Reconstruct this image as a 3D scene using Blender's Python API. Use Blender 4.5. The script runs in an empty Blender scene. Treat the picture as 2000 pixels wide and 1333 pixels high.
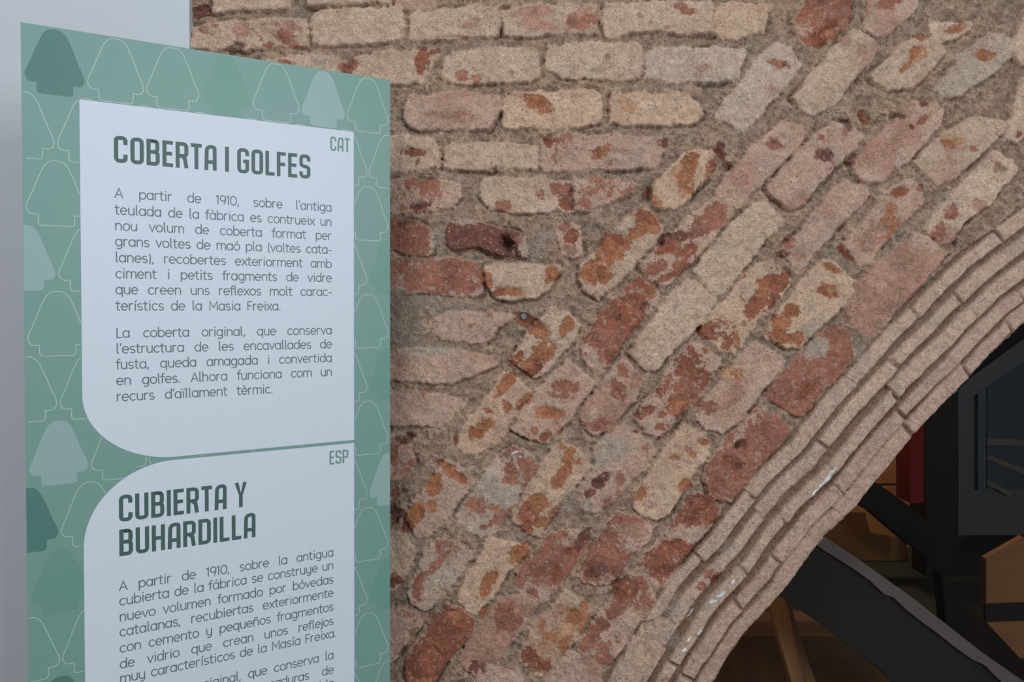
import bpy, math, random
import numpy as np

# ------------------------------------------------------------------ camera, sky, lights
S = bpy.context.scene
COL = S.collection
EYE = 1.55                      # eye height; the brick wall stands 1.5 m in front of the lens
cam_d = bpy.data.cameras.new('camera')
cam = bpy.data.objects.new('camera', cam_d); COL.objects.link(cam)
cam.location = (0, 0, EYE); cam.rotation_euler = (math.pi / 2, 0, 0)
cam_d.sensor_width = 36.0; cam_d.lens = 27.0
cam_d.shift_y = -61.5 / 2000.0
cam_d.clip_start = 0.01
S.camera = cam
S.view_settings.view_transform = 'Standard'
S.view_settings.look = 'None'
S.view_settings.gamma = 1.0
S.view_settings.use_curve_mapping = False
S.view_settings.exposure = -0.07

w = bpy.data.worlds.new('world'); S.world = w; w.use_nodes = True
nt = w.node_tree; bg = nt.nodes['Background']
tc = nt.nodes.new('ShaderNodeTexCoord'); sp = nt.nodes.new('ShaderNodeSeparateXYZ')
mr = nt.nodes.new('ShaderNodeMapRange'); mr.inputs['From Min'].default_value = -0.6; mr.inputs['From Max'].default_value = 0.9
rp = nt.nodes.new('ShaderNodeValToRGB')
rp.color_ramp.elements[0].color = (0.16, 0.15, 0.145, 1); rp.color_ramp.elements[1].color = (0.80, 0.83, 0.88, 1)
nt.links.new(tc.outputs['Generated'], sp.inputs[0]); nt.links.new(sp.outputs['Z'], mr.inputs['Value'])
nt.links.new(mr.outputs[0], rp.inputs[0]); nt.links.new(rp.outputs[0], bg.inputs['Color'])
bg.inputs['Strength'].default_value = 0.46

def area_light(name, loc, target, sx, sy, power, color):
    d = bpy.data.lights.new(name, 'AREA'); d.shape = 'RECTANGLE'; d.size = sx; d.size_y = sy
    d.energy = power; d.color = color
    o = bpy.data.objects.new(name, d); COL.objects.link(o); o.location = loc
    from mathutils import Vector
    o.rotation_euler = (Vector(target) - Vector(loc)).to_track_quat('-Z', 'Y').to_euler()
    return o
# tall windows of the hall behind the visitor
area_light('window_light_right', (2.55, -2.2, 2.22), (-0.2, 1.5, 1.6), 1.3, 1.3, 98, (0.86, 0.94, 1.0))
area_light('window_light_high', (-0.8, -1.0, 3.3), (0.0, 1.5, 1.7), 1.2, 1.0, 44, (0.95, 0.97, 1.0))

# ------------------------------------------------------------------ helpers
def srgb(r, g, b):
    f = lambda c: (c / 255 / 12.92) if c / 255 <= 0.04045 else ((c / 255 + 0.055) / 1.055) ** 2.4
    return (f(r), f(g), f(b))

def material(name, rgb, rough=0.6, spec=0.3, metal=0.0):
    if name.startswith('print_'): rgb = tuple(c * 0.955 for c in rgb)
    m = bpy.data.materials.new(name); m.use_nodes = True
    b = m.node_tree.nodes['Principled BSDF']
    b.inputs['Base Color'].default_value = (*srgb(*rgb), 1)
    b.inputs['Roughness'].default_value = rough
    b.inputs['Specular IOR Level'].default_value = spec
    b.inputs['Metallic'].default_value = metal
    return m

def grained(name, a, b_, scale=(1, 1, 1), nscale=6.0, rough=0.7, bump=0.2, spec=0.2):
    """two-tone noisy surface (wood grain when one axis is stretched)"""
    m = material(name, a, rough, spec); t = m.node_tree; n = t.nodes; L = t.links
    tc = n.new('ShaderNodeTexCoord'); mp = n.new('ShaderNodeMapping'); mp.inputs['Scale'].default_value = scale
    nz = n.new('ShaderNodeTexNoise'); nz.inputs['Scale'].default_value = nscale; nz.inputs['Detail'].default_value = 6
    cr = n.new('ShaderNodeValToRGB')
    cr.color_ramp.elements[0].position = 0.3; cr.color_ramp.elements[1].position = 0.7
    cr.color_ramp.elements[0].color = (*srgb(*a), 1); cr.color_ramp.elements[1].color = (*srgb(*b_), 1)
    bp = n.new('ShaderNodeBump'); bp.inputs['Strength'].default_value = bump; bp.inputs['Distance'].default_value = 0.004
    L.new(tc.outputs['Object'], mp.inputs[0]); L.new(mp.outputs[0], nz.inputs['Vector'])
    L.new(nz.outputs['Fac'], cr.inputs[0]); L.new(cr.outputs[0], n['Principled BSDF'].inputs['Base Color'])
    L.new(nz.outputs['Fac'], bp.inputs['Height']); L.new(bp.outputs[0], n['Principled BSDF'].inputs['Normal'])
    return m

def mesh_obj(name, verts, faces, mat, parent=None):
    me = bpy.data.meshes.new(name); me.from_pydata([tuple(map(float, v)) for v in verts], [], faces)
    me.validate(); me.update()
    if mat: me.materials.append(mat)
    o = bpy.data.objects.new(name, me); COL.objects.link(o)
    if parent: o.parent = parent
    return o

def empty(name, loc):
    o = bpy.data.objects.new(name, None); COL.objects.link(o); o.location = loc
    bpy.context.view_layer.update()
    return o

def tag(o, label=None, cat=None, group=None, kind=None):
    if label: o['label'] = label
    if cat: o['category'] = cat
    if group: o['group'] = group
    if kind: o['kind'] = kind
    return o

def local(o, parent):
    """keep a mesh built in world coordinates where it is under its thing's base"""
    if parent: o.location = (-parent.location[0], -parent.location[1], -parent.location[2])
    return o

def prism(poly, y0, y1):
    """outline in (x, z), front face at y0, back at y1"""
    n = len(poly)
    v = [(x, y0, z) for x, z in poly] + [(x, y1, z) for x, z in poly]
    f = [list(range(n)), list(range(2 * n - 1, n - 1, -1))]
    for i in range(n):
        j = (i + 1) % n
        f.append([i, i + n, j + n, j])
    return v, f

def at(px, py, Y):              # a point of the view at distance Y from the lens
    return ((px - 1000) / 1500 * Y, EYE + (605 - py) / 1500 * Y)

def outline(pts, Y): return [at(px, py, Y) for px, py in pts]

def bevel(o, wd=0.003, seg=2):
    m = o.modifiers.new('bevel', 'BEVEL'); m.width = wd; m.segments = seg; m.limit_method = 'ANGLE'
    return o

# ------------------------------------------------------------------ numpy noise
def _hash(ix, iy, seed):
    h = (ix.astype(np.int64) * 374761393 + iy.astype(np.int64) * 668265263 + seed * 1442695041) & 0x7fffffff
    h = ((h ^ (h >> 13)) * 1274126177) & 0x7fffffff
    return ((h ^ (h >> 16)) & 0xffff) / 65535.0

def noise(x, y, scale, seed=0):
    x = x / scale; y = y / scale
    ix = np.floor(x); iy = np.floor(y); fx = x - ix; fy = y - iy
    fx = fx * fx * (3 - 2 * fx); fy = fy * fy * (3 - 2 * fy)
    a = _hash(ix, iy, seed); b = _hash(ix + 1, iy, seed); c = _hash(ix, iy + 1, seed); d = _hash(ix + 1, iy + 1, seed)
    return (a * (1 - fx) + b * fx) * (1 - fy) + (c * (1 - fx) + d * fx) * fy - 0.5

def fbm(x, y, scale, seed=0, octs=4, gain=0.5):
    r = 0; a = 1.0; tot = 0
    for i in range(octs):
        r = r + a * noise(x, y, scale / 2 ** i, seed + 17 * i); tot += a; a *= gain
    return r / tot * 1.6

def sstep(a, b, x):
    t = np.clip((x - a) / (b - a), 0, 1); return t * t * (3 - 2 * t)

# ------------------------------------------------------------------ the brick wall
# wall drawing in millimetres: x to the right (1000 = straight ahead), y downwards (605 = eye height)
#  tone (P pale, K pinkish, G greyish, O peach) , red coverage 0-9, red type, outline
BRICKS = """
P0D 412,-60 565,-60 562,12 520,17 470,19 412,22
P0D 590,-60 760,-60 760,3 690,6 600,8
K4D 770,-60 850,-60 850,14 810,18 772,16
P1D 372,47 480,42 540,35 598,35 601,60 595,88 500,94 430,93 400,97 372,95
P0K 608,40 612,25 625,20 690,18 740,15 780,10 786,40 782,76 740,82 690,86 640,87 608,84
P1K 798,30 803,24 850,20 870,14 930,12 970,16 974,40 971,70 935,72 870,74 820,79 798,74
P3K 981,22 1010,13 1060,6 1120,3 1165,8 1172,30 1163,62 1100,65 1040,66 984,68
P0D 1182,8 1250,3 1390,2 1396,15 1393,60 1330,65 1290,60 1230,60 1205,70 1184,72 1177,40
O0K 1402,4 1440,3 1495,10 1501,30 1497,64 1440,71 1402,69 1398,40
P1D 480,122 520,116 560,110 640,105 664,110 667,150 660,190 480,190
P0D 692,114 706,106 760,100 810,99 852,98 856,108 846,125 831,145 824,158 790,162 740,160 690,160
P0D 864,150 869,108 880,103 900,98 930,93 1000,92 1045,92 1052,100 1055,145 1035,155 990,157 940,159 880,158
P0D 1067,110 1075,89 1110,85 1200,83 1243,83 1254,92 1256,140 1250,151 1160,150 1095,149 1070,135
G0D 1265,108 1278,95 1340,93 1400,92 1452,96 1457,104 1446,130 1448,154 1420,158 1380,161 1320,160 1275,156 1262,150
K1K 790,200 797,187 850,184 930,181 973,185 978,200 970,230 955,248 900,250 840,252 800,250 788,230
O0R 984,195 1010,182 1060,179 1130,178 1160,180 1170,190 1174,215 1170,240 1120,248 1060,250 1000,250 982,243
O0D 1196,186 1235,184 1300,180 1340,182 1368,198 1376,222 1360,238 1300,243 1220,245 1193,240
P0D 740,275 762,268 800,265 842,268 855,280 863,305 858,324 810,332 770,336 740,338
P0D 872,287 900,281 960,278 1030,280 1046,288 1052,318 1048,327 990,329 930,331 880,331 867,322
K2D 1060,282 1072,268 1100,266 1160,263 1230,265 1298,270 1305,285 1295,310 1283,325 1200,330 1130,332 1065,332 1056,310
K4D 740,356 770,352 850,353 893,358 900,385 885,405 840,412 790,413 740,413
P1D 946,350 1000,348 1060,350 1116,352 1118,410 1060,414 1000,412 960,405 942,385
K2D 1120,352 1160,345 1220,350 1247,360 1240,375 1200,390 1160,404 1124,414
K8D 740,430 770,428 830,440 843,460 845,495 838,502 790,495 740,488
K9M 872,447 890,435 905,432 940,440 975,445 1005,455 1022,470 1030,485 1026,499 1000,500 960,495 930,485 890,488 874,478
K3B 1090,440 1120,437 1133,445 1136,478 1140,495 1120,504 1095,500 1088,470
K6D 740,510 780,504 845,503 920,513 940,525 943,575 930,580 880,577 830,570 765,570 740,570
P0R 946,521 985,516 1090,518 1095,525 1085,550 1073,570 1050,582 1000,583 965,580 952,560
K4D 848,650 853,625 870,612 900,608 940,612 985,610 1005,618 990,630 970,640 965,660 950,672 910,667 865,663
K3K 740,690 800,685 905,685 930,690 960,700 965,715 930,728 900,742 880,752 840,750 790,742 740,740
K1D 740,770 800,768 850,772 890,780 905,790 885,815 870,830 845,835 790,832 740,833
K4D 740,850 790,847 803,870 808,905 788,935 740,942
P0K 740,1045 790,1042 805,1068 808,1085 795,1120 770,1155 740,1168
K5D 740,1195 795,1190 820,1205 826,1220 800,1255 770,1288 740,1300
P0R 1073,603 1110,612 1133,635 1120,668 1095,690 1075,720 1045,737 1015,720 998,703 1012,680 1040,645
O0R 985,727 1010,738 1040,762 1025,795 995,840 968,870 930,888 905,885 892,868 912,830 945,785
K2R 1108,706 1135,722 1164,748 1142,782 1110,820 1090,845 1068,868 1035,857 1002,836 1022,800 1050,765 1085,725
K5B 1245,543 1270,552 1291,580 1270,605 1240,640 1215,680 1185,715 1160,720 1140,705 1135,680 1150,650 1180,610 1215,570
P1R 1255,405 1270,410 1298,445 1290,465 1260,500 1230,530 1195,565 1170,583 1150,575 1130,548 1133,520 1160,495 1200,455 1205,445 1225,425
K3B 1400,388 1425,395 1432,420 1400,455 1370,490 1335,525 1305,560 1285,560 1255,530 1252,523 1290,480 1340,430 1380,400
O2R 1335,300 1365,290 1395,300 1400,320 1385,345 1362,367 1335,400 1320,410 1285,404 1272,385 1282,355 1300,335
G1K 1520,78 1545,93 1562,125 1545,155 1497,207 1470,245 1452,262 1425,245 1400,228 1410,200 1450,155 1490,110
K1K 1530,238 1570,245 1580,262 1560,290 1525,320 1490,355 1462,385 1440,400 1415,392 1400,372 1420,340 1460,295 1495,262
K2K 1630,238 1665,245 1690,265 1660,300 1630,330 1600,362 1570,395 1545,410 1515,390 1495,368 1520,340 1560,300 1590,265
K5K 1790,197 1825,203 1845,215 1838,240 1800,290 1770,320 1735,345 1727,358 1700,355 1680,345 1660,315 1690,285 1730,250 1765,215
P1K 1665,60 1700,75 1722,95 1700,120 1665,155 1640,190 1610,215 1590,230 1565,215 1550,190 1580,150 1620,105
P0R 1800,65 1835,75 1845,100 1822,130 1800,155 1780,170 1740,172 1708,158 1702,150 1730,120 1760,90
G0K 1942,62 1980,75 1972,108 1945,140 1915,160 1880,185 1850,190 1830,175 1845,150 1880,105 1910,80
K4K 1700,-30 1800,-30 1785,20 1760,45 1735,65 1715,68 1690,55 1695,20
K7D 1590,-40 1672,-40 1668,10 1650,50 1625,75 1600,90 1575,80 1557,60 1550,40 1575,15
P1K 1820,40 1900,45 1885,60 1865,75 1840,78 1825,62
P1K 1900,225 1955,235 1975,250 1935,280 1915,300 1885,330 1860,358 1835,360 1810,342 1785,318 1810,292 1850,255
P2K 1945,295 1980,310 1985,335 1950,380 1915,410 1880,440 1860,470 1840,478 1812,455 1815,435 1850,395 1890,350
P1K 2000,150 2060,170 2050,215 2010,260 1985,280 1965,262 1985,215
P0K 2030,-10 2070,20 2060,60 2020,110 1995,125 1975,95 1995,45
K1R 1775,350 1800,362 1808,385 1800,400 1760,440 1725,480 1700,515 1680,515 1650,490 1645,478 1680,440 1715,400 1750,365
K1K 1655,350 1680,362 1693,378 1688,395 1650,430 1615,470 1580,510 1562,525 1540,505 1530,490 1560,455 1600,405 1630,370
P0K 1475,398 1500,400 1528,430 1525,445 1490,480 1462,510 1440,540 1415,570 1400,573 1355,530 1357,522 1385,490 1425,445 1455,410
K6K 1790,455 1815,465 1851,493 1815,540 1785,575 1760,600 1735,630 1705,655 1680,645 1650,610 1643,592 1670,560 1710,520 1760,480
O0R 1605,510 1635,515 1672,550 1655,580 1628,615 1590,650 1565,682 1540,680 1495,658 1515,620 1550,575 1580,535
O2B 1485,512 1510,512 1540,540 1543,555 1510,595 1480,630 1450,670 1430,688 1410,685 1370,650 1368,645 1395,610 1440,560 1470,525
P0K 1345,548 1362,553 1397,587 1375,620 1340,660 1305,695 1280,726 1265,720 1230,690 1255,655 1290,608 1320,570
K3B 1360,672 1380,680 1408,705 1390,735 1360,780 1335,808 1305,840 1285,857 1262,845 1244,820 1265,785 1295,745 1325,695
K2K 1475,667 1495,675 1537,708 1510,745 1475,785 1440,825 1410,848 1385,840 1358,820 1375,785 1410,740 1445,695
K7D 1635,640 1655,650 1670,690 1640,730 1605,765 1585,800 1562,817 1535,800 1497,773 1520,745 1560,700 1600,660
K6D 1480,802 1500,808 1542,835 1530,862 1500,895 1466,937 1430,978 1410,980 1390,965 1377,940 1385,905 1410,870 1445,830
O0R 1338,830 1360,840 1391,862 1386,885 1360,920 1330,962 1305,1010 1285,1018 1265,1012 1243,995 1252,950 1288,890 1318,852
K2D 1220,832 1245,845 1280,880 1255,915 1225,950 1195,985 1168,1002 1145,998 1128,982 1125,960 1150,925 1165,905 1165,872 1190,845
K5K 1215,705 1235,715 1259,740 1245,775 1215,815 1190,845 1165,848 1140,828 1130,810 1160,775 1190,730
O1R 1100,866 1130,885 1150,910 1135,935 1110,962 1092,995 1075,1015 1055,1045 1035,1045 1002,1018 1000,1000 1022,970 1050,922 1080,880
G3D 1000,876 1030,888 1052,912 1025,955 995,1000 965,1040 940,1050 915,1035 893,1010 905,985 940,940 970,895
K0R 870,903 893,910 922,940 905,965 885,995 860,1030 840,1048 815,1048 792,1020 800,990 826,962 850,928
G2D 850,1055 895,1060 918,1085 905,1115 875,1145 845,1190 830,1195 805,1180 797,1158 812,1125 830,1085
O0R 954,1053 991,1058 1035,1069 1024,1088 998,1115 980,1137 965,1163 945,1181 925,1196 901,1181 896,1163 914,1128 936,1091
K6D 1079,1044 1116,1038 1158,1044 1138,1080 1112,1115 1086,1146 1061,1181 1046,1185 1020,1159 1009,1137 1028,1106 1053,1075
K6D 1205,1005 1250,1012 1275,1035 1260,1060 1235,1085 1215,1115 1190,1140 1160,1145 1140,1140 1130,1125 1140,1100 1165,1060
K4B 1360,965 1388,970 1408,1000 1385,1035 1345,1080 1315,1120 1298,1143 1285,1143 1262,1122 1258,1098 1285,1060 1325,1005
K5D 1235,1127 1258,1130 1280,1160 1272,1185 1255,1210 1235,1240 1215,1270 1190,1302 1175,1300 1130,1265 1135,1250 1160,1215 1200,1170
O3R 1105,1152 1134,1168 1156,1194 1138,1227 1108,1269 1077,1304 1055,1322 1024,1302 1013,1286 1024,1251 1055,1209 1086,1176
K7K 980,1172 1020,1166 1050,1187 1024,1227 1000,1256 971,1293 940,1326 914,1306 901,1293 912,1260 936,1225 958,1194
K8B 874,1185 901,1198 925,1212 918,1234 892,1273 868,1302 848,1333 833,1350 800,1345 789,1317 793,1293 817,1262 848,1225
K4K 1110,1275 1140,1280 1175,1310 1170,1340 1140,1380 1080,1380 1060,1345 1080,1310
K2K 960,1308 1010,1318 1020,1345 1000,1380 900,1380 925,1340
P1K 1225,1285 1262,1235 1290,1215 1310,1225 1300,1260 1250,1330 1215,1370 1195,1350
"""
# bare patches and stains of their own shape: x y rx ry angle type strength
PATCH = """
390,18 19 17 10 M;460,90 22 9 -15 N;560,75 28 14 25 D;568,55 22 12 0 K;525,85 10 7 0 D;470,62 22 14 0 K;560,121 20 6 12 B;663,130 6 9 0 D;680,132 14 20 20 D
825,118 13 24 8 B;845,104 14 6 -20 B;903,150 12 9 -10 D;933,152 8 9 10 D;999,142 5 4 0 K;930,38 8 7 0 K;915,50 20 8 0 K;900,72 40 4 0 D
1040,25 45 14 -10 K;1050,48 40 14 0 K;1130,40 30 16 -12 D;1140,22 24 10 0 K;1335,14 26 10 18 D;1250,31 8 6 0 K;1271,45 5 5 0 K;1300,55 6 5 0 K;1374,132 12 7 0 K;1289,154 4 4 0 D;1190,110 6 7 0 K
1048,200 34 13 18 R;1050,205 10 5 20 B;880,228 60 9 3 K;1225,210 20 12 60 O
807,298 24 7 4 B;812,296 14 4 0 R;814,315 3 7 0 R;1074,282 15 15 0 B;1072,278 7 10 0 M;1170,292 22 18 -10 R;1166,300 12 8 -10 B;1298,277 9 12 20 M;1285,280 6 6 0 B;1210,295 26 6 10 K
840,368 26 16 0 D;820,402 22 9 -4 M;785,405 14 6 -10 D;820,408 10 4 0 B;988,402 17 12 -8 D;970,328 14 4 0 D;1100,375 28 14 6 D;1110,398 14 12 0 B;1053,378 9 10 20 D;1140,398 14 9 0 D;1225,372 14 8 -20 D
785,440 22 10 4 M;800,470 40 24 8 D;840,480 7 20 0 M;995,478 11 16 -28 H;1012,470 14 14 0 D;900,450 30 14 0 M;1115,465 19 20 0 B;1105,445 14 8 0 D;1110,490 18 10 0 K
860,535 70 14 4 D;900,555 40 16 6 D;955,548 10 20 -14 R;995,566 32 9 12 R;975,572 14 10 0 B;1080,530 14 16 20 R;1073,548 8 12 20 R
1040,640 14 46 -55 R;1050,635 8 30 -55 B;1110,640 11 26 12 R;1045,700 38 14 -50 R;1040,722 26 14 -20 B;1012,700 12 22 30 B;1070,690 28 10 -40 R
985,752 10 32 35 R;945,835 20 15 -50 R;930,848 14 12 0 R;955,803 10 6 0 R;988,796 8 14 -15 R;1015,790 6 11 30 R;890,860 4 8 0 B;1030,778 8 10 0 R
1077,804 30 16 -4 R;1066,853 14 10 -30 B;1088,830 10 14 0 K;1105,750 30 14 10 D;1090,775 30 5 5 D
1225,610 48 26 -45 B;1210,620 16 12 -40 M;1255,600 20 10 -35 M;1265,570 20 12 50 R;1190,670 34 30 -45 D;1175,690 14 20 0 D
1265,425 24 14 50 B;1250,450 22 18 0 R;1200,485 24 38 40 R;1160,530 26 28 40 R;1210,470 12 20 -20 B;1180,540 16 20 0 R;1275,445 12 14 0 R
1320,465 38 12 -12 M;1310,480 30 14 -20 B;1385,430 40 24 -40 D;1280,525 26 14 -20 D;1310,540 34 8 -25 B;1350,485 14 18 30 B;1405,405 16 9 40 D
1345,320 26 16 -40 R;1390,322 8 12 20 B;1265,375 9 16 10 B;1347,372 10 9 0 R;1410,295 9 14 -35 B;1425,322 9 6 0 M;1320,335 20 9 -40 O
1520,123 26 10 12 D;1535,128 5 5 0 M;1515,280 18 13 10 D;1513,279 9 6 0 M;1607,306 3 3 0 M
1610,300 22 14 8 M;1604,268 9 7 0 D;1620,329 6 4 0 D;1654,243 9 14 -30 N;1687,226 10 15 -30 B;1695,232 9 10 0 R;1655,258 8 8 0 D
1782,250 12 10 -30 M;1760,228 14 6 10 N;1810,203 8 8 20 M;1770,270 40 18 -40 K;1800,235 20 9 -40 D;1668,312 9 14 30 D;1735,295 30 14 -30 K
1615,60 38 16 -35 B;1620,62 22 14 -20 R;1570,30 16 9 -40 B;1640,20 30 24 0 D;1590,80 16 9 20 B;1735,5 30 14 -20 D;1750,-2 12 7 0 B
1800,75 14 9 -10 R;1790,108 9 18 40 R;1770,128 16 8 -40 R;1870,58 22 9 -22 R;1925,106 22 10 5 R;1795,110 18 6 -30 O
1855,283 16 9 10 R;1903,290 9 6 40 R;1990,262 12 8 0 B;1865,272 26 8 15 O;1950,325 18 10 40 K
1755,375 20 11 -20 B;1762,370 8 7 0 B;1800,370 8 9 0 D;1695,470 28 24 -40 K;1660,500 20 7 48 B;1648,485 6 10 -20 B;1705,435 8 9 0 K;1725,445 12 10 0 K;1745,412 9 5 0 K
1860,415 20 14 -40 D;1858,424 7 5 0 M;1915,400 16 14 -40 K;1835,450 22 14 -50 D;1872,475 6 7 0 M;1540,470 12 16 40 D;1565,500 10 14 50 K;1530,495 12 10 0 M
1625,523 20 9 22 R;1525,640 18 34 30 R;1520,660 20 12 20 R;1545,605 14 16 40 R;1560,665 20 14 -10 R;1626,570 12 14 0 R;1631,574 5 8 -20 B;1612,565 12 12 0 B
1520,548 22 26 40 B;1510,580 10 22 15 B;1470,600 16 24 20 B;1388,648 20 16 20 B;1437,668 7 13 5 R;1480,590 20 14 0 B;1450,632 8 6 0 D;1490,560 20 18 0 R
1335,720 24 12 -50 B;1345,712 14 14 -50 B;1265,805 18 9 -25 B;1320,790 22 14 -50 R;1290,810 9 12 -20 R;1345,770 24 30 -45 D;1290,835 8 6 0 R;1350,775 8 10 0 B
1435,735 13 11 20 R;1445,735 8 8 0 R;1385,800 22 14 30 D;1440,770 40 20 -45 K;1430,730 22 14 0 O
1605,720 44 26 -45 D;1585,740 26 18 -40 D;1575,765 22 14 -40 B;1600,700 14 10 0 D;1648,695 14 18 40 D
1430,915 34 16 30 B;1440,912 16 10 20 M;1420,955 22 20 40 D;1390,930 8 20 30 D;1500,845 34 24 -40 D;1448,877 8 11 15 H;1460,880 20 14 0 D
1350,885 14 7 50 R;1318,896 10 6 0 R;1340,945 10 18 20 R;1252,965 9 18 30 R;1378,865 14 8 0 R
1175,935 18 10 -35 M;1165,945 14 14 0 M;1145,970 18 9 -60 M;1240,845 10 4 20 M;1210,935 16 14 0 D
1215,725 18 22 -45 D;1210,765 18 24 -30 D;1175,820 26 18 -30 D;1240,740 14 18 0 K
1100,935 14 30 35 R;1110,895 12 18 20 R;1045,990 28 22 -30 R;1035,1005 20 22 -30 B;1060,1020 18 14 0 R;1080,1003 8 14 40 R;1030,1030 14 10 0 B
998,940 20 14 -60 D;995,918 14 12 0 D;960,1020 7 22 38 D;925,1013 5 4 0 D;945,1035 8 10 0 D;1006,886 8 3 -20 W;1018,893 4 3 10 W
880,920 32 12 35 R;850,950 24 14 -55 R;812,1005 14 28 30 R;840,995 10 16 20 R;795,1030 12 16 0 B;905,935 14 10 40 R
768,1000 8 14 0 M;775,1010 10 10 0 M;790,960 10 5 -30 D;770,965 9 10 -40 D;785,860 16 8 10 M;800,850 12 8 0 M;810,905 10 6 0 K;772,1020 12 10 0 M;770,890 16 26 0 D;800,880 12 8 0 K
770,1135 14 18 0 B;850,1105 26 8 -45 D;820,1145 12 30 25 D;862,1075 9 4 -30 D;818,1178 8 9 0 D;810,1210 10 5 -20 D
1015,1082 14 22 40 R;955,1140 12 28 35 R;945,1155 9 18 30 R;945,1195 10 12 0 R
1135,1062 12 30 35 M;1120,1080 14 22 30 B;1085,1120 16 24 20 B;1085,1075 24 18 -30 D;1040,1160 12 14 -50 D;1090,1100 22 30 30 D
1165,1115 16 18 0 M;1185,1090 30 30 -40 D;1230,1040 30 16 -20 K;1150,1120 10 14 0 M
1365,990 24 18 -20 B;1350,1020 24 14 30 B;1385,1015 14 12 0 B;1375,972 16 8 10 B
1305,1075 28 18 -30 B;1325,1065 14 14 -40 B;1290,1125 20 10 10 B;1280,1095 14 18 0 D;1270,1108 8 10 0 D
1225,1150 26 20 -30 B;1200,1195 26 16 -40 D;1255,1180 14 10 0 D;1175,1220 18 12 0 D;1215,1165 12 9 0 B;1165,1240 22 18 -40 D
1040,1285 22 22 -30 B;1060,1300 20 14 0 B;1125,1205 26 14 -30 R;1100,1230 30 14 -50 O;1065,1265 26 10 -55 O;1140,1185 14 12 40 R;1045,1310 16 10 20 B
985,1205 30 30 -40 D;930,1300 20 14 20 M;950,1270 24 26 -50 D;945,1310 10 10 0 M
870,1240 34 40 -45 D;890,1205 22 14 20 R;830,1300 36 26 -45 B;830,1330 30 9 0 R
1395,1135 10 16 30 B;1385,1120 16 10 -30 D;1370,1150 9 12 0 D;1300,1345 20 20 0 K
1615,935 4 32 41 W;1593,965 4 14 41 W;1430,1135 6 5 0 W;1410,1160 12 5 -20 W;1395,1175 9 5 -20 W;1350,1200 3 12 35 W;1345,1250 8 3 -40 W;1335,1270 5 4 0 W;1365,1235 6 6 0 W
1315,1255 16 14 -50 C;1320,1190 14 26 35 C;1420,1070 16 10 -20 C;1195,880 38 28 -10 C;990,975 30 18 0 C;960,960 20 24 0 C;1110,980 14 20 0 C
1600,685 20 26 40 C;1590,640 26 16 -45 C;1680,690 12 16 0 C;800,590 60 22 0 C;790,640 34 40 0 C;830,680 70 12 0 C;890,600 60 14 0 C;858,470 14 30 0 C;900,425 30 12 15 C;1040,490 30 24 0 C;1065,460 22 20 0 C;1140,985 16 16 0 C;1075,385 5 5 0 C;935,370 7 18 0 C
"""
PAL = {'P': (199, 171, 149), 'K': (193, 160, 142), 'G': (188, 167, 149), 'O': (200, 168, 143)}
REDC = {'D': (155, 104, 86), 'M': (116, 77, 68), 'R': (166, 110, 80), 'B': (146, 91, 71), 'K': (175, 135, 116),
        'O': (186, 144, 114), 'W': (228, 226, 222), 'C': (172, 156, 140), 'N': (108, 88, 75), 'H': (96, 64, 53)}
EDGE = [(3000, 330), (2600, 372), (2300, 452), (2100, 566), (2000, 641), (1941, 696), (1910, 732), (1864, 776), (1820, 823), (1759, 889), (1721, 938), (1677, 993),
        (1616, 1051), (1605, 1067), (1567, 1114), (1534, 1161), (1501, 1196), (1457, 1243), (1407, 1320), (1345, 1430), (1285, 1570), (1240, 1760), (1222, 1960), (1220, 2156)]

def polyline_field(pts, x, y):
    """signed offset (positive to the wall side), arc position and nearest point"""
    best = np.full(x.shape, 1e9); off = np.zeros_like(x); arc = np.zeros_like(x); nx_ = np.zeros_like(x); ny_ = np.zeros_like(x)
    s0 = 0.0
    for (ax, ay), (bx, by) in zip(pts[:-1], pts[1:]):
        dx, dy = bx - ax, by - ay; L = math.hypot(dx, dy)
        t = np.clip(((x - ax) * dx + (y - ay) * dy) / (L * L), 0, 1)
        qx = ax + t * dx; qy = ay + t * dy
        d = np.hypot(x - qx, y - qy)
        sgn = np.where((x - ax) * dy - (y - ay) * dx < 0, 1.0, -1.0)   # wall lies up-left
        m = d < best
        best = np.where(m, d, best); off = np.where(m, d * sgn, off); arc = np.where(m, s0 + t * L, arc)
        nx_ = np.where(m, qx, nx_); ny_ = np.where(m, qy, ny_)
        s0 += L
    return off, arc, nx_, ny_

def poly_sd(P, x, y):
    """positive inside"""
    n = len(P); d = np.full(x.shape, 1e18); ins = np.zeros(x.shape, bool)
    for i in range(n):
        ax, ay = P[i]; bx, by = P[(i + 1) % n]; ex, ey = bx - ax, by - ay
        t = np.clip(((x - ax) * ex + (y - ay) * ey) / (ex * ex + ey * ey), 0, 1)
        d = np.minimum(d, (x - ax - t * ex) ** 2 + (y - ay - t * ey) ** 2)
        c = ((ay > y) != (by > y)) & (x < (bx - ax) * (y - ay) / ((by - ay) if by != ay else 1e-9) + ax)
        ins ^= c
    return np.where(ins, 1, -1) * np.sqrt(d)

def lin(c): return np.array(srgb(*c))

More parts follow.
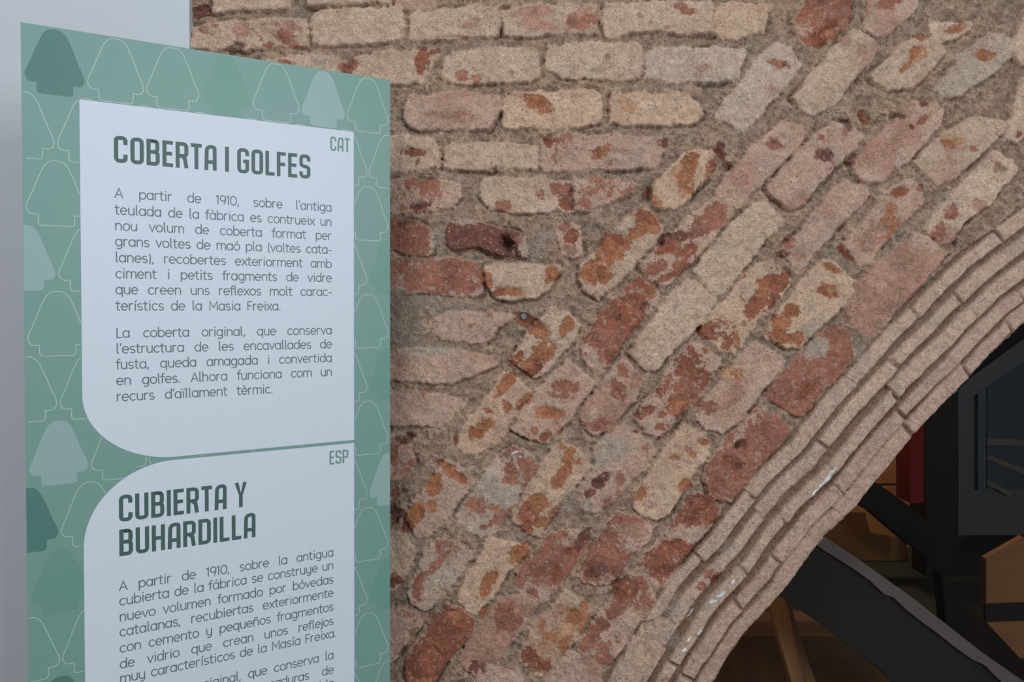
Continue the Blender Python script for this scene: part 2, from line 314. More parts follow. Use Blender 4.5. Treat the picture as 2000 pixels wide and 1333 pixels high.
def build_wall():
    rng = random.Random(5)
    gx = np.concatenate([np.arange(372, 700, 4.0), np.arange(700, 2012, 2.0), np.arange(2016, 2400, 5.0), np.arange(2404, 3000, 14.0)])
    gy = np.concatenate([np.arange(-700, -300, 14.0), np.arange(-298, -44, 5.0), np.arange(-44, 1360, 2.0), np.arange(1366, 2156, 12.0), [2155.0]])
    X, Y = np.meshgrid(gx, gy)
    shape = X.shape; x = X.ravel(); y = Y.ravel()
    off, arc, qx, qy = polyline_field(EDGE, x, y)
    chip = fbm(arc, arc * 0 + 3, 60, 91, 5, 0.6) * 9
    off_raw = off
    off = off - np.clip(chip, -3, 7)
    keep_v = off > -2.6
    # domain warp for ragged edges
    wx = x + fbm(x, y, 40, 1, 5, 0.6) * 6; wy = y + fbm(x, y, 40, 2, 5, 0.6) * 6
    n40 = fbm(x, y, 60, 3, 5); n12 = fbm(x, y, 16, 4, 4); n5 = fbm(x, y, 7, 5, 3); n200 = fbm(x, y, 240, 6, 3)
    h = 1.8 + n200 * 7 + n40 * 8 + n12 * 6.5 + n5 * 5.0
    mort = np.stack([lin((178, 152, 131))] * len(x)); mg = lin((168, 151, 134)); mw = lin((190, 160, 136)); mb = lin((152, 124, 103))
    base = mort + (mw - mort) * np.clip(0.5 + n40 * 1.6, 0, 1)[:, None]
    base = base + (mg - base) * np.clip(fbm(x, y, 90, 12, 3) * 2.2, 0, 1)[:, None] * 0.55
    base = base * (1 + 0.55 * n5 + 0.3 * n12)[:, None]
    red = np.stack([lin(REDC['D'])] * len(x)); mask = np.zeros(len(x)); bmask = np.zeros(len(x))

    # ---- tile courses that ring the arch, laid flat along its edge
    grooves = [0, 35, 68, 110, 151, 190]
    gw = fbm(arc, off * 0.3, 420, 21, 2) * 6 + fbm(arc, off, 26, 22, 3) * 2.2
    ring_lim = 194 + fbm(arc, off * 0, 90, 33, 2) * 8
    o2 = off_raw + gw
    ring = (off < ring_lim)
    for k in range(5):
        a, b = grooves[k], grooves[k + 1]
        inb = ring & (o2 >= a) & (o2 < b)
        u = (o2 - a) / (b - a)
        s = -90.0 - 37 * k; edges = []
        while s < 5200:
            edges.append(s); s += rng.uniform(120, 215)
        edges = np.array(edges)
        sh = arc + fbm(off, arc, 40, 40 + k, 2) * 8
        idx = np.clip(np.searchsorted(edges, sh) - 1, 0, len(edges) - 2)
        dl = np.minimum(sh - edges[idx], edges[idx + 1] - sh)
        ne = len(edges)
        c_ = np.array([rng.uniform(0.42, 0.54) for _ in range(ne)])[idx]; hw = np.array([rng.uniform(0.27, 0.43) for _ in range(ne)])[idx]
        slant = np.array([rng.uniform(-0.10, 0.10) for _ in range(ne)])[idx] * ((sh - edges[idx]) / 160 - 0.5)
        if k < 2: hw = hw + 0.06
        prof = (1 - sstep(hw - 0.09, hw + 0.09, np.abs(u - c_ - slant))) * (1 - (1 - sstep(0, 6, dl)) * np.clip(0.55 + fbm(arc, off, 70, 51 + k, 2) * 2, 0.0, 0.95))
        lo = (0.12 if k < 2 else 0.35) + (0.75 if k < 2 else 0.65) * np.clip((0.42 if k < 2 else 0.65) + fbm(arc, off, 150, 60 + k, 3) * 2.4, 0, 1)
        tilt = np.array([rng.uniform(-2.5, 2.5) for _ in edges])[idx]
        hh = -4.0 + (1 - lo) * 8 + prof * (11.5 * lo + tilt) + n40 * 3.5 + n12 * 2.2 + n5 * 2.0
        h = np.where(inb, hh, h)
        tone = lin((192, 165, 145)) if k > 1 else lin((188, 158, 140))
        tv = np.array([rng.uniform(-0.06, 0.06) for _ in edges])[idx]
        cl = np.clip(prof * 1.6, 0, 1)[:, None]
        ccol = (mb * (1 - cl) + (tone * (1 + tv)[:, None]) * cl)
        ccol = ccol + (mg - ccol) * (np.clip(fbm(x, y, 60, 70 + k, 3) * 2.0 - 0.3, 0, 1)[:, None] * (0.5 if k > 2 else 0.25))
        base = np.where(inb[:, None], ccol, base)
        bmask = np.where(inb, prof, bmask)
        if k < 2:
            mk = np.clip(0.22 + fbm(x, y, 46, 80 + k, 4) * 0.8, 0, 1)
            mask = np.where(inb, mk * 0.75, mask); red = np.where(inb[:, None], lin((172, 130, 117)), red)

    # ---- bricks
    rows = [r.split() for r in BRICKS.strip().splitlines()]
    bl = [(r[0][0], int(r[0][1]) / 9.0, r[0][2], [tuple(map(float, p.split(','))) for p in r[1:]]) for r in rows]
    for gyy in range(-680, -70, 96):                      # courses above the frame and behind the panel
        for gxx in range(372 + (gyy // 96 % 2) * 90, 2900, 200):
            bl.append(('P', 0.15, 'K', [(gxx, gyy), (gxx + 182, gyy), (gxx + 182, gyy + 74), (gxx, gyy + 74)]))
    for gyy in range(170, 2100, 86):
        for gxx in range(372 + (gyy // 86 % 2) * 90, 700 if gyy < 1380 else 1150, 200):
            if gxx + 182 < (735 if gyy < 1380 else 1150):
                bl.append(('K', 0.3, 'D', [(gxx, gyy), (gxx + 182, gyy), (gxx + 182, gyy + 66), (gxx, gyy + 66)]))
    for i in range(-12, 40):                              # diagonal courses beyond the right of the frame
        for j in range(-12, 40):
            ca, sa = math.cos(math.radians(-42)), math.sin(math.radians(-42))
            cx0 = 2150 + i * 205 * ca - (j * 84) * sa + (j % 2) * 100 * ca; cy0 = 100 + i * 205 * sa + (j * 84) * ca + (j % 2) * 100 * sa
            if not (2120 < cx0 < 2900 and -40 < cy0): continue
            if polyline_field(EDGE, np.array([cx0]), np.array([cy0]))[0][0] < 265: continue
            bl.append(('P', 0.2, 'K', [(cx0 + u_ * ca - v_ * sa, cy0 + u_ * sa + v_ * ca) for u_, v_ in ((-90, -33), (90, -33), (90, 33), (-90, 33))]))
    for tone, cov, rt, P in bl:
        px = [p[0] for p in P]; py = [p[1] for p in P]
        sel = np.where((x > min(px) - 14) & (x < max(px) + 14) & (y > min(py) - 14) & (y < max(py) + 14) & keep_v)[0]
        if len(sel) == 0: continue
        sx, sy = wx[sel], wy[sel]; seed0 = rng.randint(100, 9999)
        d = poly_sd(P, sx, sy) + 3.4 + fbm(sx, sy, 34, seed0 + 5, 3) * 6.5 + n5[sel] * 3.5
        seed = seed0
        prof = sstep(-1.5, 4.5, d)
        cxm, cym = sum(px) / len(px), sum(py) / len(py)
        hb = rng.uniform(5.0, 9.0) + (sx - cxm) * rng.uniform(-0.02, 0.02) + (sy - cym) * rng.uniform(-0.04, 0.02)
        hb = hb + fbm(sx, sy, 70, seed, 3) * 5.0 + n12[sel] * 2.6 + n5[sel] * 1.8
        hh = h[sel] * (1 - prof) + hb * prof
        crack = np.exp(-((d + 3.0) / 2.6) ** 2) * np.clip(fbm(sx, sy, 55, seed + 6, 3) * 3.0 + 0.05 + 0.4 * np.sign(sy - cym), 0, 1.3)
        h[sel] = hh - crack * 7.0
        col = lin(PAL[tone]) * (1 + rng.uniform(-0.07, 0.06))
        v = fbm(sx, sy, 50, seed + 1, 4)
        c2 = col[None, :] * (1 + v[:, None] * 0.16)
        gr = np.clip(fbm(sx, sy, 44, seed + 2, 4) * 2.2 - 0.25, 0, 1)[:, None] * 0.5     # mortar smears left on the face
        c2 = c2 + (mg - c2) * gr
        pk = np.clip(fbm(sx, sy, 60, seed + 3, 4) * 2.0, 0, 1)[:, None] * 0.45
        c2 = c2 + (lin((182, 144, 124)) - c2) * pk
        cm = sstep(-2.5, 2.5, d)[:, None]
        base[sel] = base[sel] * (1 - cm) + c2 * cm
        bmask[sel] = np.maximum(bmask[sel] * (1 - cm[:, 0]), cm[:, 0])
        nz = fbm(sx, sy, 58, seed + 4, 5, 0.6)
        mk = np.clip(0.5 + (nz - (0.42 - cov * 0.84)) * 1.6, 0, 1) if cov > 0 else nz * 0
        inside = d > -1.5
        mask[sel] = np.where(inside, mk * sstep(-1.5, 3, d), mask[sel])
        red[sel] = np.where(inside[:, None], lin(REDC[rt]) * (1 + 0.40 * fbm(sx, sy, 40, seed + 5, 4)[:, None]), red[sel])

    # ---- patches
    for item in PATCH.replace('\n', ';').split(';'):
        item = item.strip()
        if not item: continue
        c, rx, ry, ang, ty = item.split()
        cx_, cy_ = map(float, c.split(',')); rx = float(rx); ry = float(ry); a = math.radians(float(ang))
        R = max(rx, ry) + 14
        sel = np.where((abs(x - cx_) < R) & (abs(y - cy_) < R) & keep_v)[0]
        if len(sel) == 0: continue
        seed = rng.randint(100, 9999)
        wa = min(30.0, 1.5 + 1.6 * min(rx, ry))
        sx = x[sel] + fbm(x[sel], y[sel], 40, seed, 5, 0.75) * wa - cx_; sy = y[sel] + fbm(x[sel], y[sel], 40, seed + 7, 5, 0.75) * wa - cy_
        ux = sx * math.cos(a) + sy * math.sin(a); uy = -sx * math.sin(a) + sy * math.cos(a)
        r = np.sqrt((ux / rx) ** 2 + (uy / ry) ** 2)
        m = np.clip(0.5 + (1 - r) * min(rx, ry) / (11.0 if ty != 'W' else 3.0), 0, 1)
        if ty == 'C':
            base[sel] += (lin(REDC['C']) - base[sel]) * (m * 0.75)[:, None]; mask[sel] *= (1 - m)
            h[sel] += m * (6.5 - h[sel]) * 0.45
            continue
        amt = 0.85 if ty in 'DKO' else 1.0
        m2 = m * amt
        stronger = m2 > mask[sel] * 0.9
        tint = lin(REDC[ty]) * (1 + 0.45 * fbm(sx, sy, 26, seed + 9, 4))[:, None]
        k = np.where(stronger, np.clip(m * 1.6 - 0.3, 0, 1), 0)[:, None]
        red[sel] = red[sel] * (1 - k) + tint * k
        mask[sel] = np.maximum(mask[sel], m2)
        if ty in 'MBRHN': h[sel] -= m * (2.6 if ty != 'H' else 26) * (1 + fbm(sx, sy, 14, seed + 11, 3))
        if ty == 'W': h[sel] += m * 1.5

    # ---- grid to mesh
    h = h - 9 * np.exp(-np.clip(off, 0, 50) / 5.0)
    xo = np.where(off < 0, x + (qx - x) * np.clip(-off / np.maximum(np.hypot(qx - x, qy - y), 1e-6), -1, 1), x)
    yo = np.where(off < 0, y + (qy - y) * np.clip(-off / np.maximum(np.hypot(qx - x, qy - y), 1e-6), -1, 1), y)
    snapped = keep_v & (off < 0)
    ny, nx = shape
    ii = np.arange(ny * nx).reshape(ny, nx)
    quads = np.stack([ii[:-1, :-1], ii[1:, :-1], ii[1:, 1:], ii[:-1, 1:]], -1).reshape(-1, 4)
    ok = keep_v[quads].all(1) & ~(snapped[quads].all(1))
    quads = quads[ok]
    inring = (ring[quads].sum(1) >= 2) & (bmask[quads].mean(1) >= -1) & (arc[quads].mean(1) > 0)
    return x, xo, yo, h, base, red, mask, bmask, quads, inring, snapped

def wall_mesh(name, data, faces, mat, parent=None, thick=0.0):
    x, xo, yo, h, base, red, mask, bmask, _, _, snapped = data
    used = np.unique(faces); remap = np.full(len(xo), -1); remap[used] = np.arange(len(used))
    co = np.stack([(xo - 1000) / 1000, 1.508 - h / 1000, EYE + (605 - yo) / 1000], 1)[used]
    f = remap[faces]
    quads = f
    if thick > 0:                                          # reveal of the arch
        e = np.concatenate([f[:, [0, 1]], f[:, [1, 2]], f[:, [2, 3]], f[:, [3, 0]]])
        key = np.sort(e, 1); key = key[:, 0] * len(used) + key[:, 1]
        uq, inv, cnt = np.unique(key, return_inverse=True, return_counts=True)
        be = e[(cnt[inv] == 1)]
        sn = snapped[used]
        be = be[sn[be].all(1)]
        bv = np.unique(be); rm = np.full(len(used), -1); rm[bv] = len(used) + np.arange(len(bv))
        back = co[bv].copy(); back[:, 1] = 1.508 + thick
        co = np.concatenate([co, back]); used = np.concatenate([used, used[bv]])
        quads = np.concatenate([f, np.stack([be[:, 1], be[:, 0], rm[be[:, 0]], rm[be[:, 1]]], 1)])
    me = bpy.data.meshes.new(name)
    me.vertices.add(len(co)); me.vertices.foreach_set('co', co.ravel().astype(np.float32))
    me.loops.add(quads.size); me.loops.foreach_set('vertex_index', quads.ravel().astype(np.int32))
    me.polygons.add(len(quads)); me.polygons.foreach_set('loop_start', (np.arange(len(quads)) * 4).astype(np.int32))
    me.polygons.foreach_set('loop_total', np.full(len(quads), 4, np.int32))
    me.update(calc_edges=True)
    for nm, arr in (('base', base), ('bare', red)):
        at_ = me.attributes.new(nm, 'FLOAT_COLOR', 'POINT')
        c4 = np.concatenate([arr[used], np.ones((len(used), 1))], 1)
        at_.data.foreach_set('color', c4.ravel().astype(np.float32))
    for nm, arr in (('bare_mask', mask), ('brick_mask', bmask)):
        at_ = me.attributes.new(nm, 'FLOAT', 'POINT'); at_.data.foreach_set('value', arr[used].astype(np.float32))
    me.polygons.foreach_set('use_smooth', np.ones(len(quads), bool))
    me.materials.append(mat)
    o = bpy.data.objects.new(name, me); COL.objects.link(o)
    if parent: o.parent = parent
    return o

def masonry_material():
    m = bpy.data.materials.new('weathered_brick'); m.use_nodes = True
    t = m.node_tree; n = t.nodes; L = t.links; b = n['Principled BSDF']
    b.inputs['Roughness'].default_value = 0.93; b.inputs['Specular IOR Level'].default_value = 0.12
    def attr(nm):
        a = n.new('ShaderNodeAttribute'); a.attribute_name = nm; return a
    geo = n.new('ShaderNodeTexCoord')
    def nz(scale, detail=4, rough=0.6):
        z = n.new('ShaderNodeTexNoise'); z.inputs['Scale'].default_value = scale; z.inputs['Detail'].default_value = detail
        z.inputs['Roughness'].default_value = rough; L.new(geo.outputs['Object'], z.inputs['Vector']); return z
    def math_(op, a, c):
        k = n.new('ShaderNodeMath'); k.operation = op
        for i, v in enumerate((a, c)):
            if isinstance(v, (int, float)): k.inputs[i].default_value = v
            else: L.new(v, k.inputs[i])
        return k.outputs[0]
    def rng_(v, a, c, d=0.0, e=1.0):
        k = n.new('ShaderNodeMapRange'); k.interpolation_type = 'SMOOTHSTEP'
        k.inputs['From Min'].default_value = a; k.inputs['From Max'].default_value = c
        k.inputs['To Min'].default_value = d; k.inputs['To Max'].default_value = e
        L.new(v, k.inputs['Value']); return k.outputs[0]
    def mix(f, a, c, mode='MIX'):
        k = n.new('ShaderNodeMix'); k.data_type = 'RGBA'; k.blend_type = mode
        if isinstance(f, float): k.inputs['Factor'].default_value = f
        else: L.new(f, k.inputs['Factor'])
        for s, v in (('A', a), ('B', c)):
            i = [q for q in k.inputs if q.name == s and q.type == 'RGBA'][0]
            if isinstance(v, tuple): i.default_value = (*v, 1)
            else: L.new(v, i)
        return [q for q in k.outputs if q.type == 'RGBA'][0]
    fine = nz(300, 3, 0.7); mid = nz(70, 5, 0.65); big = nz(22, 4, 0.6); grit = nz(700, 2, 0.7)
    base = attr('base').outputs['Color']; bare = attr('bare').outputs['Color']
    mk = attr('bare_mask').outputs['Fac']; bm = attr('brick_mask').outputs['Fac']
    # ragged border of the bare patches
    wob = math_('ADD', math_('MULTIPLY', math_('SUBTRACT', mid.outputs['Fac'], 0.5), 1.5), math_('MULTIPLY', math_('SUBTRACT', fine.outputs['Fac'], 0.5), 0.7))
    wob = math_('ADD', wob, math_('MULTIPLY', math_('SUBTRACT', nz(160, 4, 0.7).outputs['Fac'], 0.5), 1.1))
    edge = rng_(math_('ADD', mk, wob), 0.42, 0.62)
    lime = rng_(math_('ADD', nz(110, 4, 0.7).outputs['Fac'], 0), 0.54, 0.68, 0.0, 0.75)
    bare2 = mix(lime, bare, (0.44, 0.33, 0.26))
    col = mix(edge, base, bare2)
    # grain: pale sand and dark grit
    g = rng_(fine.outputs['Fac'], 0.25, 0.75, 0.66, 1.34)
    gr = n.new('ShaderNodeCombineColor'); [L.new(g, gr.inputs[i]) for i in range(3)]
    col = mix(0.85, col, gr.outputs[0], 'MULTIPLY')
    m2 = rng_(mid.outputs['Fac'], 0.3, 0.7, 0.80, 1.18)
    gm = n.new('ShaderNodeCombineColor'); [L.new(m2, gm.inputs[i]) for i in range(3)]
    col = mix(0.9, col, gm.outputs[0], 'MULTIPLY')
    vor = n.new('ShaderNodeTexVoronoi'); vor.inputs['Scale'].default_value = 150; L.new(geo.outputs['Object'], vor.inputs['Vector'])
    pit = math_('MULTIPLY', rng_(vor.outputs['Distance'], 0.10, 0.24, 1.0, 0.0), rng_(big.outputs['Fac'], 0.45, 0.6))
    col = mix(math_('MULTIPLY', pit, 0.65), col, (0.045, 0.036, 0.03))
    L.new(col, b.inputs['Base Color'])
    # relief finer than the mesh
    hgt = math_('ADD', math_('MULTIPLY', fine.outputs['Fac'], 0.9), math_('MULTIPLY', mid.outputs['Fac'], 1.6))
    hgt = math_('ADD', hgt, math_('MULTIPLY', grit.outputs['Fac'], 0.45))
    hgt = math_('SUBTRACT', hgt, math_('MULTIPLY', pit, 0.8))
    hgt = math_('SUBTRACT', hgt, math_('MULTIPLY', edge, 0.5))
    rough_amt = rng_(bm, 0.0, 1.0, 1.0, 0.62)
    bp = n.new('ShaderNodeBump'); bp.inputs['Distance'].default_value = 0.0070
    L.new(rough_amt, bp.inputs['Strength']); L.new(hgt, bp.inputs['Height']); L.new(bp.outputs[0], b.inputs['Normal'])
    return m

MASON = masonry_material()
wd = build_wall()
quads, inring = wd[8], wd[9]
wall_back = tag(wall_mesh('wall_back', wd, quads[~inring], MASON), kind='structure', label='weathered brick wall with diagonal brick courses above an arch', cat='wall')
ring_o = wall_mesh('arch_tile_courses', wd, quads[inring], MASON, wall_back, thick=0.085)
ring_o['label'] = 'thin pale tile courses following the edge of the arch'

# smooth white plaster next to the bricks
def plaster_mat():
    m = material('white_plaster', (192, 198, 203), 0.75, 0.2)
    t = m.node_tree; n = t.nodes; L = t.links
    z = n.new('ShaderNodeTexNoise'); z.inputs['Scale'].default_value = 40; z.inputs['Detail'].default_value = 5
    tcc = n.new('ShaderNodeTexCoord'); L.new(tcc.outputs['Object'], z.inputs['Vector'])
    bp = n.new('ShaderNodeBump'); bp.inputs['Strength'].default_value = 0.08; bp.inputs['Distance'].default_value = 0.002
    L.new(z.outputs['Fac'], bp.inputs['Height']); L.new(bp.outputs[0], n['Principled BSDF'].inputs['Normal'])
    return m
PLASTER = plaster_mat()
v, f = prism([(-2.6, 0.0), (-0.628, 0.0), (-0.628, 2.9), (-2.6, 2.9)], 1.494, 1.56)
wl = bevel(mesh_obj('wall_left', v, f, PLASTER), 0.002)
tag(wl, kind='structure', label='smooth white plastered wall beside the bricks', cat='wall')
FLOOR = grained('hall_floor', (120, 116, 110), (134, 129, 122), (1, 1, 1), 3.0, 0.5)
v, f = prism([(-2.6, -0.05), (2.0, -0.05), (2.0, 0.0), (-2.6, 0.0)], -3.0, 1.60)
tag(mesh_obj('floor', v, f, FLOOR), kind='structure', label='grey floor of the hall', cat='floor')

# blue-grey nail plug in the mortar
def lathe(profile, seg=24):
    vs = []; fs = []
    for r, yy in profile:
        for i in range(seg):
            a = 2 * math.pi * i / seg; vs.append((r * math.cos(a), yy, r * math.sin(a)))
    for k in range(len(profile) - 1):
        for i in range(seg):
            j = (i + 1) % seg
            fs.append([k * seg + i, k * seg + j, (k + 1) * seg + j, (k + 1) * seg + i])
    fs.append([(len(profile) - 1) * seg + i for i in range(seg)])
    return vs, fs
v, f = lathe([(0.0052, 0.014), (0.0062, 0.002), (0.0056, -0.001), (0.003, -0.0026), (0.0012, -0.0022)])
nail = mesh_obj('nail', v, f, material('blue_grey_metal', (112, 122, 128), 0.5, 0.4, 0.3))
nail.location = (0.023, 1.4985, EYE + (605 - 619) / 1000); nail.rotation_euler = (0.1, 0, 0.15)
tag(nail, 'small blue-grey nail head stuck in the mortar between bricks', 'nail')

# ------------------------------------------------------------------ information panel
# board plane: a = mm from its left edge, b = mm down from its top edge
B0 = np.array([-0.704809, 1.101265, EYE + 0.412607])
BX = np.array([0.867390, 0.497629, 0.0]); BY = np.array([-0.003865, 0.024360, -0.999696]); BN = np.cross(BX, BY)
BN = BN / np.linalg.norm(BN)                       # points to the visitor
if BN[1] > 0: BN = -BN
BH = (EYE + 0.412607) / 0.999696 * 1000 - 1.0      # down to the floor
panel = empty('information_panel', tuple(B0 + BX * 0.28 + BY * BH / 1000))
tag(panel, 'tall green and white information panel with Catalan and Spanish text', 'information panel')
def bp3(a, b, lift=0.0): return B0 + BX * a / 1000 + BY * b / 1000 + BN * lift / 1000
def board_mesh(name, v2, faces, mat, lift, parent=panel):
    me_v = [tuple(bp3(q[0], q[1], lift + (q[2] if len(q) > 2 else 0))) for q in v2]
    o = mesh_obj(name, me_v, faces, mat, parent)
    if parent is panel: local(o, panel)
    return o
G_BOARD = material('print_green', (119, 155, 147), 0.42, 0.35)
G_DARK = material('print_dark_green', (82, 125, 116), 0.42, 0.35)
G_MID = material('print_mid_green', (108, 151, 140), 0.42, 0.35)
G_LIGHT = material('print_pale_green', (146, 174, 170), 0.42, 0.35)
G_LINE = material('print_line', (172, 196, 188), 0.42, 0.35)
WHITE = material('print_white', (211, 219, 230), 0.45, 0.3)
W_LINE = material('print_faint_line', (219, 226, 234), 0.45, 0.3)
T_TITLE = material('print_title', (72, 98, 93), 0.45, 0.3)
T_TAG = material('print_tag', (112, 148, 138), 0.45, 0.3)
T_BODY = material('print_text', (100, 116, 122), 0.45, 0.3)

v = [tuple(bp3(a, b, l)) for l in (0, -10) for a, b in ((0, 0), (560, 0), (560, BH), (0, BH))]
board = mesh_obj('board', v, [[0, 3, 2, 1], [4, 5, 6, 7], [0, 1, 5, 4], [1, 2, 6, 5], [2, 3, 7, 6], [3, 0, 4, 7]], G_BOARD, panel)
local(board, panel)

def qarc(cx, cy, rx, ry, a0, a1, n=16):
    return [(cx + rx * math.cos(math.radians(a0 + (a1 - a0) * i / n)), cy + ry * math.sin(math.radians(a0 + (a1 - a0) * i / n))) for i in range(n + 1)]
PAN1 = [(72.7, 100.5), (492.5, 100.5), (492.5, 644)] + qarc(200, 646 - 104, 127.3, 104, 90, 180, 28)
PAN2 = qarc(200, 651 + 122, 127.3, 122, 180, 270, 28) + [(492.5, 649.5), (492.5, 1190), (72.7, 1190)]
def in_poly(P, a, b):
    c = False
    for i in range(len(P)):
        x1, y1 = P[i]; x2, y2 = P[(i + 1) % len(P)]
        if (y1 > b) != (y2 > b) and a < (x2 - x1) * (b - y1) / (y2 - y1) + x1: c = not c
    return c
pw1 = board_mesh('text_panel', PAN1, [list(range(len(PAN1)))], WHITE, 0.30); pw1['label'] = 'upper white text field in Catalan'
pw2 = board_mesh('text_panel', PAN2, [list(range(len(PAN2)))], WHITE, 0.30); pw2['label'] = 'lower white text field in Spanish'

class Ink:
    def __init__(s): s.v = []; s.f = []; s.n = 0
    def up(s, b0):                                # each stroke of ink lies a hair above the one before
        s.n += 1; s.v[b0:] = [(p[0], p[1], (s.n % 97) * 0.0015) for p in s.v[b0:]]
    def strip(s, pts, hw, closed=False, caps=True):
        pts = [np.array(p, float) for p in pts]
        q = [pts[0]]
        for p in pts[1:]:
            if np.linalg.norm(p - q[-1]) > 1e-4: q.append(p)
        pts = q; n = len(pts)
        if n == 1:
            s.disc(pts[0], hw * 1.25); return
        L = []; R = []
        for i in range(n):
            if closed: a, c = pts[i - 1], pts[(i + 1) % n]
            else: a, c = pts[max(i - 1, 0)], pts[min(i + 1, n - 1)]
            d1 = pts[i] - a; d2 = c - pts[i]
            if np.linalg.norm(d1) < 1e-9: d1 = d2
            if np.linalg.norm(d2) < 1e-9: d2 = d1
            d1 = d1 / np.linalg.norm(d1); d2 = d2 / np.linalg.norm(d2)
            t = d1 + d2; ln = np.linalg.norm(t)
            t = t / ln if ln > 1e-6 else d1
            nn = np.array([-t[1], t[0]]); k = hw / max(0.45, abs(nn @ np.array([-d1[1], d1[0]])))
            L.append(pts[i] + nn * k); R.append(pts[i] - nn * k)
        b0 = len(s.v); s.v += [tuple(p) for p in L] + [tuple(p) for p in R]; s.up(b0)
        for i in range(n if closed else n - 1):
            j = (i + 1) % n
            s.f.append([b0 + i, b0 + j, b0 + n + j, b0 + n + i])
        if caps and not closed:
            s.disc(pts[0], hw); s.disc(pts[-1], hw)
    def disc(s, p, r, k=10):
        b0 = len(s.v); s.v += [(p[0] + r * math.cos(2 * math.pi * i / k), p[1] + r * math.sin(2 * math.pi * i / k)) for i in range(k)]; s.up(b0)
        s.f.append(list(range(b0, b0 + k)))
    def poly(s, P):
        b0 = len(s.v); s.v += list(P); s.f.append(list(range(b0, b0 + len(P))))
    def build(s, name, mat, lift, label=None):
        o = board_mesh(name, s.v, s.f, mat, lift)
        if label: o['label'] = label
        return o

# -- bell pattern, rows of 79.4 x 95.8 mm, every other row shifted by half
def catmull(P, k=6):
    out = []
    for i in range(len(P) - 1):
        p0 = P[max(i - 1, 0)]; p1 = P[i]; p2 = P[i + 1]; p3 = P[min(i + 2, len(P) - 1)]
        for j in range(k):
            t = j / k
            out.append(tuple(0.5 * (2 * b + (c - a) * t + (2 * a - 5 * b + 4 * c - d) * t * t + (3 * b - a - 3 * c + d) * t ** 3) for a, b, c, d in zip(p0, p1, p2, p3)))
    out.append(P[-1]); return out
half = catmull([(0, 0.0), (0.10, 0.012), (0.195, 0.09), (0.29, 0.265), (0.39, 0.49), (0.462, 0.63), (0.487, 0.70)], 6) + \
    qarc(0.392, 0.715, 0.096, 0.105, 0, 90, 8) + [(0.30, 0.82)] + [(0.30, 0.90)] + qarc(0.245, 0.925, 0.055, 0.06, 0, 90, 5)
BELL = half + [(-a, b) for a, b in reversed(half)][:-1]
FILL = {(0, 0): 'D', (0, 3): 'M', (0, 5): 'L', (3, 0): 'L', (6, 0): 'L', (7, 0): 'D', (8, 0): 'M', (3, 7): 'M', (5, 7): 'M', (7, 7): 'L', (9, 7): 'M', (10, 0): 'D'}
lines_out = Ink(); lines_in = Ink(); lines_in2 = Ink(); fills = {'D': Ink(), 'M': Ink(), 'L': Ink()}
def clip_x(P, lo, hi):
    for axis_lo, lim in ((True, lo), (False, hi)):
        out = []
        for i in range(len(P)):
            p, q = P[i - 1], P[i]
            ip = p[0] >= lim if axis_lo else p[0] <= lim; iq = q[0] >= lim if axis_lo else q[0] <= lim
            if ip != iq:
                t = (lim - p[0]) / (q[0] - p[0]); out.append((lim, p[1] + (q[1] - p[1]) * t))
            if iq: out.append(q)
        P = out
        if not P: break
    return P
for row in range(20):
    for k in range(8):
        cxb = 42.0 + 79.4 * k - (39.7 if row % 2 else 0); top = 3.2 + 95.7 * row
        P = [(cxb + a * 77, top + b * 96.5) for a, b in BELL]
        if FILL.get((row, k)) and True:
            fills[FILL[(row, k)]].poly(clip_x(P, 0.3, 559.7)); continue
        dense = []
        for i in range(len(P)):
            p, q = P[i], P[(i + 1) % len(P)]; m_ = max(1, int(math.hypot(q[0] - p[0], q[1] - p[1]) / 4))
            dense += [(p[0] + (q[0] - p[0]) * j / m_, p[1] + (q[1] - p[1]) * j / m_) for j in range(m_)]
        dense.append(dense[0]); run = []; mode = None
        def flush():
            if len(run) > 1 and mode: {'o': lines_out, 'i': lines_in, 'j': lines_in2}[mode].strip(run, 0.62 if mode == 'o' else 0.45, caps=False)
        for p in dense:
            z = None if not (0.5 < p[0] < 559.5 and p[1] < BH - 1) else ('i' if in_poly(PAN1, *p) else 'j' if in_poly(PAN2, *p) else 'o')
            if z != mode:
                flush(); run = [p]; mode = z
            else: run.append(p)
        flush()
def print_on(o, inks):
    me = o.data; V = [tuple(q.co) for q in me.vertices]; F = [list(p.vertices) for p in me.polygons]; MI = [0] * len(F); mats = [me.materials[0]]
    for ik, mat, lift in inks:
        b0 = len(V); V += [tuple(bp3(q[0], q[1], lift + (q[2] if len(q) > 2 else 0))) for q in ik.v]
        F += [[q + b0 for q in fc] for fc in ik.f]; MI += [len(mats)] * len(ik.f); mats.append(mat)
    nm = bpy.data.meshes.new(o.name); nm.from_pydata(V, [], F); [nm.materials.append(q) for q in mats]
    nm.polygons.foreach_set('material_index', MI); nm.update(); o.data = nm
print_on(board, [(fills['D'], G_DARK, 0.12), (fills['M'], G_MID, 0.12), (fills['L'], G_LIGHT, 0.12), (lines_out, G_LINE, 0.16)])
print_on(pw1, [(lines_in, W_LINE, 0.36)]); print_on(pw2, [(lines_in2, W_LINE, 0.36)])

